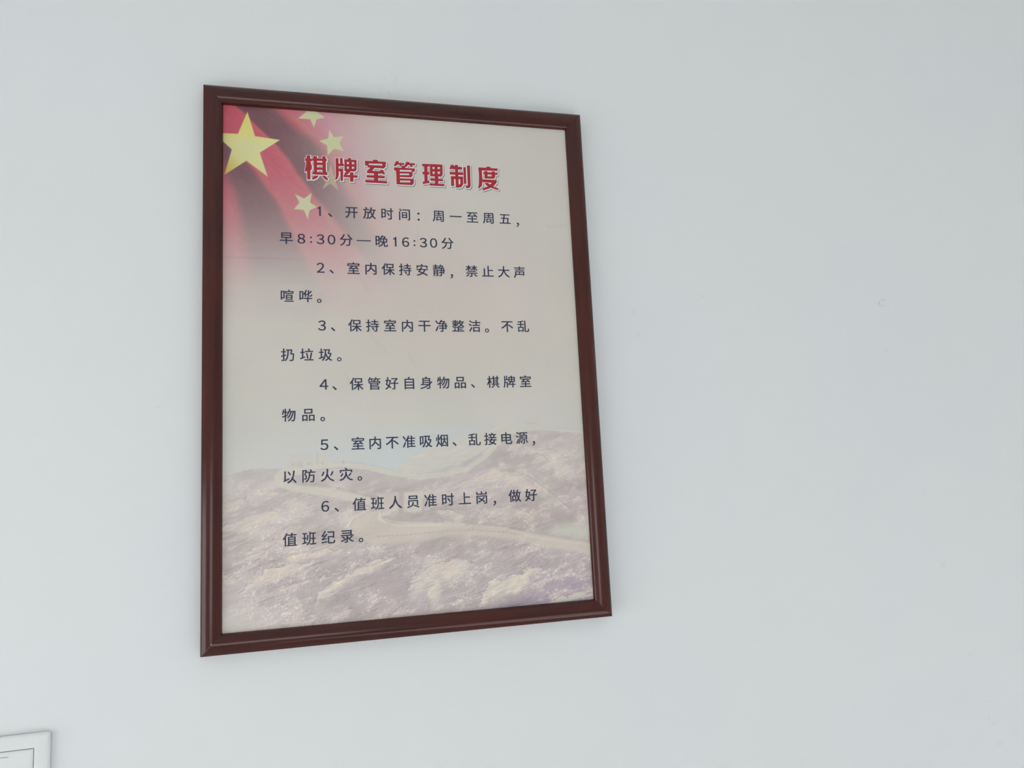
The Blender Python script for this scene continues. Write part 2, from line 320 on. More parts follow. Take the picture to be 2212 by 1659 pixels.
e_st, e_sp, e_md = emb(n_st2) , emb(n_sp), emb(n_md)
e_st /= e_st.std(); e_sp /= e_sp.std(); e_md /= e_md.std()
farm = sm(-.6, 1.2, V - yfar) * (1 - sm(-1, 1, V - ysky)) * ((U > FAR[0, 0]) & (U < FAR[-1, 0]))
img = mixc(img, (196, 192, 180), farm * .8); img = img + (farm * n_st * 1.6)[..., None]
hill = sm(-.8, 1.6, V - ysky + warp2 * .5)
hc = np.array([183, 173, 170.]) + np.zeros(img.shape)
low = sm(505, 560, V)
hc = hc + low[..., None] * np.array([-3, -3, 0.])
rightdark = sm(250, 420, U) * sm(520, 600, V); hc = hc + rightdark[..., None] * np.array([-8, -10, -3.])
hc = hc + (n_bg * 4.5)[..., None] + (n_md * 2.5)[..., None] * np.array([1, .9, .8])
# random paler ledges of rock
led = sm(.45, 1.1, n_md * .55 + n_bg * .45 + n_st * .55 + warp3 * .35); hc = mixc(hc, (200, 191, 182), led * .55)
ROCKS = [([(66.42, 523.02), (74.63, 520.25), (90.34, 518.0), (105.36, 516.93), (130.66, 517.4), (126.33, 522.22), (105.2, 527.49), (78.64, 529.76), (70.42, 531.66), (67.18, 528.92)], 0.7), ([(42.84, 535.4), (47.67, 534.11), (67.97, 532.31), (88.52, 530.91), (105.2, 527.49), (96.78, 533.62), (84.29, 539.39), (67.85, 544.78), (55.64, 550.43), (47.57, 551.43), (39.55, 552.43), (31.56, 556.69), (20.46, 561.47), (18.88, 557.27), (26.82, 547.3), (36.39, 542.32), (41.21, 540.22)], 0.95), ([(2.43, 573.66), (17.3, 566.07), (27.57, 562.88), (31.53, 564.03), (20.44, 570.4), (9.45, 577.51), (0.11, 581.5)], 0.6), ([(98.04, 562.18), (106.42, 556.6), (116.53, 551.96), (125.87, 546.79), (151.59, 537.69), (177.72, 531.02), (186.45, 531.64), (173.06, 542.73), (151.24, 553.01), (132.44, 556.6), (122.2, 563.34), (117.06, 569.62), (104.49, 574.39), (94.53, 577.26), (98.37, 568.04)], 1.0), ([(101.13, 549.06), (113.29, 545.14), (120.85, 544.71), (108.17, 551.71), (99.76, 557.74), (100.25, 552.34)], 0.8), ([(82.18, 579.9), (92.87, 577.95), (82.12, 585.66), (71.45, 594.53), (64.92, 600.45), (75.62, 583.43)], 0.5), ([(-0.07, 485.71), (13.39, 482.13), (31.82, 475.54), (48.04, 471.43), (64.37, 475.75), (60.21, 482.27), (47.95, 486.59), (31.76, 492.28), (17.36, 495.51), (7.84, 496.55), (0.35, 501.84)], 0.75), ([(-0.12, 462.02), (15.8, 456.18), (25.42, 458.37), (17.38, 473.03), (6.24, 476.54), (-0.09, 477.0)], 0.55), ([(14.17, 514.32), (31.71, 508.92), (55.94, 507.23), (62.42, 512.7), (39.7, 517.78), (20.52, 518.07)], 0.35), ([(2.38, 539.65), (20.49, 539.43), (25.23, 545.54), (11.8, 550.99), (1.61, 549.35)], 0.4), ([(47.87, 500.0), (68.33, 492.06), (84.89, 488.86), (76.52, 496.81), (55.99, 501.37)], 0.5), ([(290.97, 569.96), (293.33, 567.65), (307.83, 564.49), (322.41, 562.38), (333.17, 562.13), (332.7, 556.29), (346.75, 554.07), (352.99, 553.8), (358.25, 557.49), (351.51, 566.46), (343.51, 570.92), (340.65, 580.83), (330.4, 585.75), (314.34, 586.56), (302.79, 590.57), (287.55, 595.65), (276.4, 595.38), (285.41, 577.0), (292.32, 573.29)], 1.0), ([(369.26, 597.15), (383.68, 592.41), (388.33, 593.9), (401.88, 593.22), (419.61, 591.76), (419.43, 594.33), (399.27, 596.66), (383.33, 598.22)], 1.0), ([(388.47, 591.72), (403.77, 588.6), (409.34, 589.06), (409.55, 592.03), (395.46, 593.99), (388.3, 594.41)], 1.0), ([(410.63, 587.7), (421.56, 586.61), (421.41, 588.96), (411.72, 589.48)], 1.0), ([(204.3, 554.24), (222.3, 545.06), (256.54, 537.88), (282.62, 546.64), (255.62, 561.15), (241.2, 571.57), (234.76, 584.45), (240.45, 591.63), (222.62, 592.92), (220.33, 573.68), (195.86, 575.44)], 0.85), ([(69.59, 513.27), (106.37, 506.41), (151.46, 509.39), (139.88, 518.11), (102.45, 521.15)], 0.4), ([(260.0, 451.05), (302.11, 436.79), (333.65, 442.27), (354.55, 453.51), (375.38, 468.96), (398.17, 490.82), (374.54, 483.33), (343.15, 465.27), (301.36, 453.03)], 0.62), ([(341.69, 411.61), (378.41, 417.13), (401.92, 430.63), (398.54, 449.33), (380.71, 452.67), (366.41, 435.43), (349.65, 424.36)], 0.5), ([(226.49, 481.07), (246.65, 480.24), (270.64, 491.54), (258.14, 497.73), (238.15, 491.59)], 0.6), ([(268.93, 483.48), (321.09, 480.38), (352.19, 496.35), (320.09, 500.5)], 0.35), ([(23.22, 458.38), (48.36, 448.46), (61.03, 452.87), (48.27, 463.47), (30.32, 466.22)], 0.6)]
rk = np.zeros(U.shape)
for pts, op in ROCKS:
    sd = poly_sd(pts, UW, VW); gy, gx = np.gradient(sd)
    up = sm(-.1, .6, -(gx * .45 + gy) / (np.hypot(gx, gy) + 1e-6) + n_md * .12)     # crisp upper contour, soft lower side
    w_ = 1.0 + 8.0 * (1 - up)
    m_ = (1 - sm(0, 1, (sd + w_) / (w_ * 1.25))) * op
    rk = np.maximum(rk, m_)
    edge = np.exp(-((sd - .55) / .6) ** 2) * up * sm(-.8, .6, n_md + .4); hc = hc - (edge * 22 * op)[..., None]
for pts, col, op in [([(298.74, 596.63), (317.98, 589.73), (341.03, 588.09), (364.37, 587.15), (366.97, 596.08), (332.74, 599.61), (291.02, 601.62)], (150, 138, 152), 0.75), ([(359.63, 574.39), (384.88, 572.74), (420.84, 573.36), (420.05, 585.15), (388.11, 584.74), (356.69, 585.06)], (160, 148, 158), 0.65), ([(339.71, 540.76), (366.85, 544.17), (370.38, 551.05), (339.16, 550.95)], (165, 155, 158), 0.6), ([(298.13, 529.1), (315.81, 525.95), (336.31, 531.74), (312.95, 537.4)], (170, 158, 162), 0.5), ([(120.9, 528.09), (151.12, 524.58), (197.41, 524.0), (206.89, 534.3), (200.55, 549.17), (173.31, 554.67), (158.24, 545.93)], (170, 160, 162), 0.6), ([(154.18, 556.92), (192.61, 554.28), (188.15, 574.79), (150.1, 569.72)], (174, 163, 163), 0.5), ([(33.68, 527.27), (62.32, 518.32), (69.51, 522.53), (44.29, 535.38), (30.12, 536.12)], (168, 158, 160), 0.6), ([(301.08, 459.09), (343.04, 467.31), (363.84, 480.69), (321.19, 478.36)], (176, 166, 164), 0.4), ([(376.34, 452.47), (416.3, 450.14), (416.9, 475.26), (390.41, 473.87)], (172, 160, 160), 0.5), ([(195.8, 446.0), (260.24, 445.04), (313.23, 424.98), (293.65, 438.46), (255.91, 450.85), (219.37, 455.04)], (174, 162, 160), 0.5)]:
    hc = mixc(hc, col, (1 - sm(-5, 3, poly_sd(pts, UW, VW))) * op)
rk = rk * (.72 + .28 * sm(-1, 1, n_st + .5 * n_md))
hc = mixc(hc, (205, 197, 186), rk); hc = mixc(hc, (205, 189, 179), rk * .55 * sm(-.1, 1.2, n_bg * .5 + warp3 * .6)); hc = hc + (rk * n_md * 2.6)[..., None] * np.array([1, .55, .2])
texA = (1 - rk * .70)
n_dot = noise(1.25, 1.05, 20); n_crk = noise(13, .95, 14); n_crk2 = noise(7, .9, 24); clump = sm(-.7, .8, warp3 * .6 + n_bg * .5 + n_md * .45)
e_crk = emb(n_crk); e_crk /= e_crk.std()
fine = e_sp * 2.2 + e_st * 1.8 + e_crk * 1.3 * (1 - clump)
dots = sm(.95, 1.7, n_dot) * 24 * clump - sm(1.0, 1.8, -n_dot) * 12 * (.35 + .65 * clump)
cracks = sm(1.5, 2.2, n_crk) * -20 * (1 - clump * .6) + sm(1.7, 2.4, -n_crk2) * -15 + sm(1.5, 2.2, -n_crk) * 12
dens = np.interp(V, [430, 470, 520, 600], [.42, .6, 1, 1.1])
hc = hc + ((fine + dots) * texA * dens)[..., None] * np.array([1, .98, .94]) + (cracks * (1 - rk * .35) * dens)[..., None]
hc = hc + (rk * (e_st * 3 + e_crk * 3 + n_crk2 * 2.5))[..., None] * np.array([1, .95, .85])
# curved strata on the right-hand hill
for pts, wdt, amp in [([(345.82, 422.69), (365.32, 422.28), (374.65, 430.84), (376.15, 447.25)], 1.2, -10), ([(353.34, 418.32), (371.78, 416.67), (382.16, 428.8), (384.6, 449.96)], 1.2, 8), ([(315.3, 433.02), (340.14, 438.69), (361.0, 455.83), (375.07, 465.78), (391.39, 480.53)], 1.3, 8), ([(320.78, 442.44), (342.06, 448.01), (358.13, 463.77), (381.58, 480.0)], 1.1, -9), ([(383.24, 452.23), (400.08, 460.03), (417.04, 467.89)], 2, -5), ([(227.83, 479.42), (236.63, 485.45), (239.73, 493.37)], 1, -9), ([(278.98, 483.42), (296.01, 492.26), (313.22, 500.03)], 1, -7)]:
    d = seg_dist(pts, UW, VW); hc = hc + (amp * np.exp(-(d / wdt) ** 2))[..., None]
for pts, w_, am in [([(381.22, 548.16), (382.18, 551.92), (392.29, 555.63), (393.21, 560.13), (389.41, 563.53)], 0.45, 16), ([(336.93, 549.32), (341.83, 544.57), (345.2, 539.69)], 0.4, 15), ([(354.64, 538.15), (359.15, 541.41), (364.09, 544.34)], 0.4, 18), ([(364.41, 545.47), (367.86, 540.19)], 0.4, 15), ([(367.55, 545.69), (373.3, 541.68)], 0.35, 13), ([(348.99, 569.9), (363.12, 568.1)], 0.4, -16), ([(349.64, 572.14), (362.21, 570.22)], 0.35, 14), ([(354.33, 585.59), (357.3, 574.2)], 0.4, 15), ([(333.53, 555.26), (346.76, 553.85)], 0.35, -10), ([(316.14, 534.72), (326.94, 533.65)], 0.4, 14), ([(379.63, 581.12), (381.51, 576.14)], 0.4, 12)]:
    hc = hc + (am * np.exp(-(seg_dist(pts, U + warp2 * .5, V + n_md * .4) / w_) ** 2))[..., None]
hc = hc + np.array([1, 1.4, -.4])
# the bottom left corner of the print fades to cream
fade = sm(90, 0, U + (SH - V) * .9) ; hc = mixc(hc, (198, 195, 186), fade * .85)
ledg = sm(30, 0, U) * sm(520, 440, V); hc = mixc(hc, (190, 188, 182), ledg * .35)
op_h = np.interp(V - ysky, [0, 30, 90], [.62, .86, 1.0])
img = img * (1 - (hill * op_h)[..., None]) + hc * (hill * op_h)[..., None]
# pale valley at the right
sd = poly_sd([(360.77, 512.71), (377.06, 504.78), (401.13, 503.99), (433.32, 508.97), (431.83, 530.8), (418.95, 528.58), (395.78, 525.25), (368.3, 518.98), (351.3, 513.59)], U + warp * .8, V + warp2 * .6); img = mixc(img, (191, 194, 181), (1 - sm(-9, 5, sd)) * .8)
# wall of pale stone winding over the ridges
def ribbon(top, bot, col, op, mer=None, lines=True):
    global img
    T, Bm = np.array(top), np.array(bot)
    yt = np.interp(U, T[:, 0], T[:, 1]); yb = np.interp(U, Bm[:, 0], Bm[:, 1])
    rng_ = (U > max(T[0, 0], Bm[0, 0])) & (U < min(T[-1, 0], Bm[-1, 0]))
    a = sm(-.5, .5, V - yt) * (1 - sm(-.5, .5, V - yb)) * rng_ * op; fd = sm(T[0, 0], T[0, 0] + 38, U); a = a * fd; rng_ = rng_ * fd; img = mixc(img, col, a)
    if lines: img = img - ((np.exp(-((V - yt) / .45) ** 2) * 9 + np.exp(-((V - yt - 2.6) / .4) ** 2) * 5) * rng_ * op)[..., None]
    if mer:
        sq = (np.mod(U / mer, 1) < .72); img = img - (np.exp(-((V - yb - .2) / .75) ** 2) * sq * rng_ * 26 * op)[..., None] * np.array([1, 1.05, .95])
def path(pts, w, col, op, edge=6):
    global img
    d = seg_dist(pts, U + warp2 * .25, V + warp2 * .25); img = mixc(img, col, (1 - sm(w - .8, w + .8, d)) * op)
    img = img - (np.exp(-((d - w) / .5) ** 2) * edge * op)[..., None]
WALLC = (199, 196, 182)
for pts, col, op, sf in [([(136.8, 483.64), (152.15, 478.78), (171.44, 477.95), (167.34, 487.37), (178.73, 495.79), (237.86, 499.44), (309.34, 505.86), (361.71, 518.25), (424.31, 531.56), (423.29, 546.86), (360.97, 531.33), (308.76, 517.81), (257.59, 511.5), (197.64, 516.31), (158.96, 515.61), (136.42, 502.69)], (198, 189, 176), 0.72, 3.0), ([(165.16, 458.2), (219.24, 458.99), (216.45, 482.86), (171.42, 478.92)], (199, 194, 182), 0.6, 1.2)]:
    img = mixc(img, col, (1 - sm(-sf, sf, poly_sd(pts))) * op)
for pts, w, op in [([(77.53, 426.32), (102.66, 424.28), (128.16, 423.78), (153.95, 428.03), (185.29, 436.28), (211.84, 441.75), (244.47, 441.09), (272.37, 434.72), (292.56, 422.4), (307.4, 408.57), (316.43, 399.42), (331.25, 391.48)], 3.2, 0.75), ([(319.49, 395.6), (342.93, 390.71), (372.38, 390.47), (421.31, 396.54), (438.25, 399.38)], 2.0, 0.45), ([(82.48, 429.63), (65.09, 429.89), (58.15, 434.7), (59.58, 441.41), (77.29, 448.93), (107.28, 453.52), (137.71, 461.31), (163.41, 468.94)], 4.4, 0.75), ([(178.79, 481.3), (168.26, 483.83), (168.15, 487.99), (181.63, 492.45), (202.14, 495.27), (236.9, 498.45), (264.14, 500.13)], 2.6, 0.7)]: path(pts, w, WALLC, op, 4)
ribbon([(157.63, 493.58), (199.53, 494.06), (269.73, 498.33), (297.38, 502.17), (324.74, 508.74), (347.91, 514.56), (371.93, 520.48), (414.46, 529.34), (429.26, 532.0)], [(157.22, 511.11), (199.12, 507.64), (243.67, 506.29), (277.66, 506.85), (312.74, 510.69), (336.32, 516.53), (371.45, 528.65), (413.53, 543.63), (428.26, 546.88)], (198, 190, 178), .55, lines=False)
# thin outlines and battlements of the winding wall
def dashes(pts, wdt, am, step, duty):
    global img
    d = seg_dist(pts); sq = (np.mod((U + .3 * V) / step, 1) < duty) if step else 1.0
    img = img - (np.exp(-(d / wdt) ** 2) * am * sq)[..., None] * np.array([1, 1.05, .95])
for a in [([(164.92, 506.83), (194.0, 507.38), (237.64, 505.7), (278.21, 506.69), (319.51, 512.11), (336.19, 516.39)], 0.55, 20, 5.2, 0.74), ([(237.71, 503.74), (278.29, 504.71), (319.63, 509.71)], 0.4, 9, 0, 1), ([(336.19, 516.39), (361.48, 522.28), (421.94, 533.86)], 0.6, -9, 0, 1), ([(268.3, 498.54), (309.43, 503.86), (361.79, 516.83), (420.0, 529.63)], 0.5, 15, 3.8, 0.75), ([(319.75, 507.31), (361.68, 518.85), (419.87, 531.67)], 0.4, 8, 0, 1), ([(96.12, 443.59), (126.06, 450.81), (160.24, 461.83)], 0.5, 9, 0, 1), ([(73.85, 450.11), (103.33, 460.76), (135.2, 468.6)], 0.6, 12, 3.4, 0.6), ([(156.03, 477.07), (138.69, 483.75), (132.26, 492.91), (136.45, 501.17)], 0.9, -12, 0, 1), ([(140.55, 485.78), (135.66, 493.12), (138.38, 499.01)], 0.7, 8, 2.2, 0.5), ([(168.49, 479.72), (167.75, 486.43), (175.88, 493.68), (190.39, 496.89), (237.91, 498.26)], 0.8, -10, 0, 1), ([(171.25, 485.68), (178.85, 491.54), (194.38, 494.42)], 0.5, 9, 0, 1), ([(117.1, 421.41), (141.87, 422.43), (168.82, 428.07), (196.06, 437.14)], 0.5, 8, 0, 1), ([(203.86, 441.44), (239.99, 441.1), (268.98, 432.32), (294.48, 420.15), (311.85, 409.51)], 0.5, 8, 2.6, 0.55), ([(168.06, 458.35), (215.24, 459.18)], 0.5, 7, 0, 1), ([(312.78, 389.9), (369.01, 389.5), (417.77, 392.66)], 0.5, 5, 0, 1)]: dashes(*a)
# inside of the small loop, pier and towers
for pts, col, op in [([(369.26, 597.15), (383.68, 592.41), (388.33, 593.9), (401.86, 593.58), (419.63, 591.39), (419.48, 593.59), (399.32, 595.93), (383.37, 597.64)], (195, 193, 184), 0.85), ([(388.47, 591.72), (403.77, 588.6), (409.34, 589.06), (409.56, 591.81), (395.5, 593.41), (388.33, 593.9)], (198, 196, 186), 0.9), ([(410.63, 587.7), (421.56, 586.61), (421.42, 588.81), (411.75, 589.04)], (196, 196, 188), 0.85), ([(171.36, 485.05), (183.98, 483.7), (202.5, 483.72), (202.27, 491.07), (183.8, 489.97)], (182, 170, 166), 0.6), ([(190.52, 457.74), (196.35, 458.04), (195.61, 483.32), (189.8, 482.99)], (178, 163, 160), 0.7), ([(174.15, 457.96), (191.08, 456.71), (190.87, 464.1), (173.99, 464.26)], (190, 180, 174), 0.6), ([(196.85, 459.12), (217.24, 458.03), (217.04, 480.33), (199.88, 482.52)], (196, 194, 182), 0.7), ([(68.73, 409.94), (95.79, 409.42), (96.08, 425.56), (68.59, 425.93)], (195, 186, 176), 0.4), ([(78.61, 418.61), (85.11, 418.88), (85.03, 425.6), (78.54, 425.33)], (186, 177, 172), 0.5), ([(72.12, 420.41), (75.6, 420.55), (75.58, 422.62), (72.1, 422.47)], (178, 170, 160), 0.6), ([(89.6, 420.62), (93.12, 420.76), (93.09, 422.84), (89.58, 422.69)], (178, 170, 160), 0.6), ([(100.33, 410.11), (113.03, 410.6), (112.83, 423.14), (100.14, 423.65)], (196, 192, 178), 0.5), ([(99.83, 410.09), (101.34, 410.15), (101.17, 422.66), (99.65, 422.59)], (186, 178, 168), 0.6), ([(104.75, 420.2), (107.28, 420.3), (107.24, 422.91), (104.71, 422.8)], (186, 176, 165), 0.6), ([(127.73, 419.04), (130.3, 419.15), (130.21, 423.87), (127.65, 423.76)], (182, 172, 168), 0.6), ([(344.26, 376.62), (365.52, 375.47), (365.41, 387.99), (343.63, 388.48)], (195, 187, 177), 0.4), ([(348.08, 381.82), (359.86, 381.58), (359.7, 384.42), (347.93, 384.65)], (188, 178, 168), 0.45), ([(366.08, 376.06), (379.17, 375.83), (378.71, 383.81), (365.6, 384.58)], (196, 192, 180), 0.5)]:
    sd = poly_sd(pts); img = mixc(img, col, (1 - sm(-.7, .7, sd)) * op)
# slight wrinkles / scratches of the sheet
for pts, wd, am in [([(157.87, 255.16), (168.01, 280.13), (181.12, 294.01)], 1.2, 3), ([(132.78, 315.6), (137.65, 334.62)], 1, 4), ([(129.96, 182.78), (153.62, 204.77), (163.89, 227.12)], 1.5, 2.5), ([(390.22, 132.7), (415.19, 131.71)], 2, 4), ([(208.23, 296.9), (213.37, 308.09)], 1.5, 3), ([(9.16, 301.21), (23.86, 293.37)], 1.5, 2)]:
    img = img - (am * np.exp(-(seg_dist(pts, UW, VW) / wd) ** 2))[..., None]
img = img + rng.standard_normal(U.shape)[..., None] * .5
alb = lin(np.clip(img, 10, 250)) / lin(np.array([205, 209, 209.])) * 0.80 * np.array([1,1,1])
alb = np.clip(alb, 0, .95)

me = bpy.data.meshes.new('printed_sheet')
co = np.stack([(U - SW/2) / 1000, np.zeros(U.shape), (SH/2 - V) / 1000], -1).reshape(-1, 3).astype(np.float32)
idx = np.arange(NX * NY).reshape(NY, NX)
q = np.stack([idx[1:, :-1], idx[1:, 1:], idx[:-1, 1:], idx[:-1, :-1]], -1).reshape(-1, 4).astype(np.int32)
me.vertices.add(len(co)); me.vertices.foreach_set('co', co.ravel())
me.loops.add(q.size); me.loops.foreach_set('vertex_index', q.ravel())
me.polygons.add(len(q)); me.polygons.foreach_set('loop_start', np.arange(0, q.size, 4, dtype=np.int32))
ca = me.color_attributes.new('print', 'FLOAT_COLOR', 'POINT')
ca.data.foreach_set('color', np.concatenate([alb.reshape(-1, 3), np.ones((len(co), 1))], 1).astype(np.float32).ravel())
me.update()
sheet = link_mesh('printed_sheet', me, sheetM, notice)
sheet['label'] = 'cream printed sheet with flag corner and faint mountain wall scene'

# --- title: heavy red strokes, each glyph as polygons in sheet mm
TITLE = [[[(93.24, 56.24), (97.39, 55.97), (97.28, 85.91), (93.59, 86.12)], [(91.38, 59.56), (99.56, 60.05), (99.51, 63.25), (91.34, 63.35)], [(92.61, 63.09), (97.58, 63.07), (99.15, 69.9), (98.94, 73.22), (96.87, 75.15), (93.55, 75.94), (91.18, 76.81), (91.33, 73.08), (92.55, 67.6)], [(99.68, 59.02), (116.66, 59.13), (116.34, 62.0), (99.64, 62.46)], [(100.82, 56.53), (105.27, 56.36), (104.97, 77.67), (101.42, 77.88)], [(111.29, 56.03), (115.2, 56.01), (115.32, 77.05), (111.36, 77.29)], [(104.77, 64.31), (112.01, 64.15), (111.96, 67.3), (104.72, 67.57)], [(104.68, 70.46), (111.91, 70.26), (111.87, 73.34), (104.64, 73.6)], [(99.79, 76.17), (117.01, 76.35), (116.96, 79.37), (99.58, 79.55)], [(114.91, 74.67), (116.56, 76.38), (114.32, 76.63)], [(102.32, 80.83), (107.03, 80.67), (104.49, 84.0), (100.04, 86.11), (99.22, 85.8), (99.47, 83.39)], [(110.09, 80.49), (114.26, 80.43), (117.55, 84.16), (117.24, 86.1), (114.19, 85.07)]], [[(126.68, 57.58), (130.12, 57.47), (130.19, 78.6), (128.48, 83.23), (125.8, 85.62), (126.7, 78.8)], [(131.76, 56.94), (134.87, 56.86), (135.17, 64.95), (132.01, 65.14)], [(129.94, 64.18), (136.43, 64.01), (136.38, 67.0), (129.88, 67.46)], [(129.83, 70.44), (135.52, 70.4), (135.46, 73.68), (129.77, 73.9)], [(132.03, 73.03), (135.47, 72.95), (134.9, 85.71), (132.08, 85.86)], [(141.22, 56.39), (145.09, 56.26), (145.04, 58.83), (140.83, 58.98)], [(136.88, 58.32), (151.43, 58.18), (151.37, 61.0), (136.93, 61.67)], [(137.1, 58.43), (140.05, 58.54), (139.76, 73.18), (137.0, 73.04)], [(142.32, 58.4), (145.9, 58.41), (145.72, 72.82), (142.03, 72.92)], [(148.58, 58.36), (151.43, 58.3), (151.17, 70.67), (148.45, 72.66)], [(136.99, 64.34), (151.2, 63.82), (151.13, 66.88), (136.93, 67.51)], [(136.88, 70.19), (151.19, 69.57), (150.92, 71.41), (149.41, 72.97), (136.82, 73.23)], [(139.2, 72.97), (143.9, 73.05), (140.13, 77.53), (136.73, 78.21), (136.76, 76.39)], [(135.89, 77.96), (152.44, 77.78), (152.21, 80.72), (135.83, 80.93)], [(143.14, 74.19), (147.57, 74.29), (147.32, 86.1), (143.24, 86.15)]], [[(170.98, 56.56), (176.93, 56.43), (176.87, 58.96), (170.8, 59.16)], [(161.32, 58.41), (186.75, 58.39), (186.56, 61.12), (161.24, 61.97)], [(161.32, 58.53), (165.75, 58.43), (165.95, 64.38), (161.46, 64.9)], [(182.09, 58.63), (186.63, 58.65), (185.99, 65.17), (181.93, 64.8)], [(164.36, 63.74), (186.03, 63.75), (184.19, 67.13), (164.29, 66.93)], [(167.46, 66.31), (173.05, 66.4), (169.94, 70.76), (167.0, 73.69), (163.56, 73.47), (163.62, 71.02), (166.54, 68.63)], [(163.62, 71.02), (180.91, 70.71), (180.83, 73.92), (163.54, 74.32)], [(178.94, 68.8), (182.98, 69.05), (185.45, 74.44), (182.26, 74.63), (179.74, 71.4)], [(171.77, 71.26), (176.97, 71.2), (176.74, 85.06), (171.44, 85.05)], [(162.92, 76.68), (184.93, 76.63), (184.62, 79.59), (163.07, 79.85)], [(161.06, 82.77), (187.67, 82.98), (187.29, 86.07), (161.27, 86.05)]], [[(198.78, 56.73), (202.77, 56.61), (200.99, 60.79), (197.93, 63.57), (195.83, 62.86), (196.68, 61.06)], [(198.07, 58.73), (209.02, 58.54), (208.82, 60.94), (197.34, 61.09)], [(202.52, 60.7), (205.43, 61.01), (205.37, 62.83), (203.57, 63.09)], [(211.41, 56.63), (215.55, 56.72), (214.12, 59.97), (211.34, 63.45), (208.21, 63.64), (209.28, 61.19)], [(210.83, 58.28), (222.21, 57.99), (221.85, 60.69), (209.95, 60.87)], [(215.3, 60.6), (218.51, 60.62), (219.63, 63.08), (216.69, 63.12)], [(205.4, 61.99), (210.25, 61.97), (209.83, 65.16), (205.31, 65.08)], [(196.18, 64.8), (221.86, 64.78), (221.65, 67.04), (196.09, 67.88)], [(196.18, 64.8), (200.54, 64.81), (200.75, 69.0), (196.58, 69.25)], [(217.5, 65.04), (221.85, 64.92), (221.05, 69.19), (217.57, 69.25)], [(198.61, 67.73), (203.11, 67.67), (203.09, 86.51), (198.74, 86.27)], [(200.4, 69.93), (218.84, 69.32), (218.76, 71.71), (200.33, 72.38)], [(214.49, 69.44), (218.9, 69.31), (218.47, 74.81), (216.47, 76.68), (214.28, 76.46)], [(202.25, 74.36), (218.23, 73.71), (216.47, 76.68), (202.18, 76.88)], [(202.13, 78.55), (220.1, 78.23), (220.02, 80.75), (202.05, 81.35)], [(215.55, 78.49), (220.1, 78.23), (219.71, 84.2), (217.84, 86.4), (215.31, 86.19)], [(198.81, 83.76), (219.6, 83.3), (217.83, 86.47), (198.74, 86.41)]], [[(230.81, 58.09), (240.42, 57.77), (240.16, 61.26), (230.84, 61.41)], [(233.28, 60.9), (237.33, 60.86), (237.05, 82.89), (233.0, 83.25)], [(230.87, 68.46), (239.58, 68.22), (239.47, 71.62), (230.9, 71.7)], [(230.86, 81.13), (239.2, 79.39), (239.09, 82.49), (230.95, 84.49)], [(240.48, 57.76), (256.28, 57.56), (256.16, 60.84), (240.48, 61.66)], [(240.62, 57.83), (243.81, 57.77), (243.66, 73.7), (240.2, 73.69)], [(246.25, 57.76), (250.13, 57.73), (249.46, 85.87), (245.8, 85.93)], [(253.07, 57.62), (256.28, 57.56), (256.14, 70.5), (254.35, 72.87), (252.66, 72.47)], [(240.4, 64.21), (256.27, 63.39), (256.14, 66.95), (240.28, 67.54)], [(240.31, 70.72), (256.16, 69.93), (254.33, 73.44), (240.21, 73.55)], [(240.46, 76.22), (256.46, 76.58), (256.22, 79.42), (240.54, 79.6)], [(238.88, 82.79), (257.86, 82.94), (257.62, 85.71), (239.18, 85.72)], [(246.55, 72.48), (250.47, 72.96), (250.33, 84.27), (245.85, 84.51)]], [[(266.91, 57.18), (270.71, 56.95), (270.13, 59.34), (267.39, 62.72), (265.16, 63.42), (265.09, 61.79)], [(269.97, 58.28), (272.38, 58.27), (271.98, 59.73), (269.91, 59.71)], [(271.95, 56.87), (275.75, 56.78), (275.87, 86.56), (271.95, 86.77)], [(268.55, 59.44), (280.98, 59.17), (280.83, 62.76), (267.93, 62.97)], [(265.04, 66.56), (282.14, 66.26), (282.0, 69.7), (265.05, 69.98)], [(266.34, 72.03), (281.92, 71.84), (281.77, 75.42), (266.2, 75.88)], [(266.33, 72.39), (270.18, 72.24), (269.97, 84.61), (266.26, 84.95)], [(278.15, 72.78), (281.6, 72.72), (281.51, 81.85), (279.21, 85.67), (275.74, 86.42), (276.04, 82.29), (277.79, 81.77)], [(282.57, 59.22), (285.69, 59.31), (285.55, 81.05), (282.36, 81.23)], [(287.32, 56.77), (291.15, 56.75), (290.91, 83.82), (289.07, 86.42), (284.7, 86.65), (284.81, 83.94), (287.27, 82.95)]], [[(312.15, 56.83), (317.45, 56.64), (317.68, 59.31), (311.68, 59.45)], [(301.9, 58.32), (326.93, 58.38), (326.49, 61.67), (301.72, 62.43)], [(301.9, 58.47), (306.03, 58.5), (306.57, 74.73), (305.55, 81.95), (303.32, 84.94), (300.32, 86.67), (301.68, 79.3), (302.19, 67.8)], [(307.96, 64.0), (326.65, 64.34), (326.38, 66.96), (307.82, 67.18)], [(309.43, 62.69), (313.3, 62.68), (313.43, 72.18), (309.48, 72.41)], [(318.8, 62.64), (323.04, 62.67), (323.22, 69.45), (321.47, 72.08), (318.37, 71.9)], [(309.32, 69.83), (323.22, 69.45), (321.46, 72.3), (309.47, 72.69)], [(306.61, 73.86), (325.13, 73.82), (324.59, 77.74), (306.44, 77.75)], [(319.34, 76.88), (324.76, 77.16), (320.12, 82.74), (313.99, 85.94), (306.15, 88.86), (306.09, 85.5), (312.37, 83.16)], [(308.5, 78.64), (313.64, 78.35), (317.35, 81.88), (326.66, 84.83), (326.4, 87.29), (322.43, 86.21), (316.18, 84.24), (311.71, 82.05)]]]
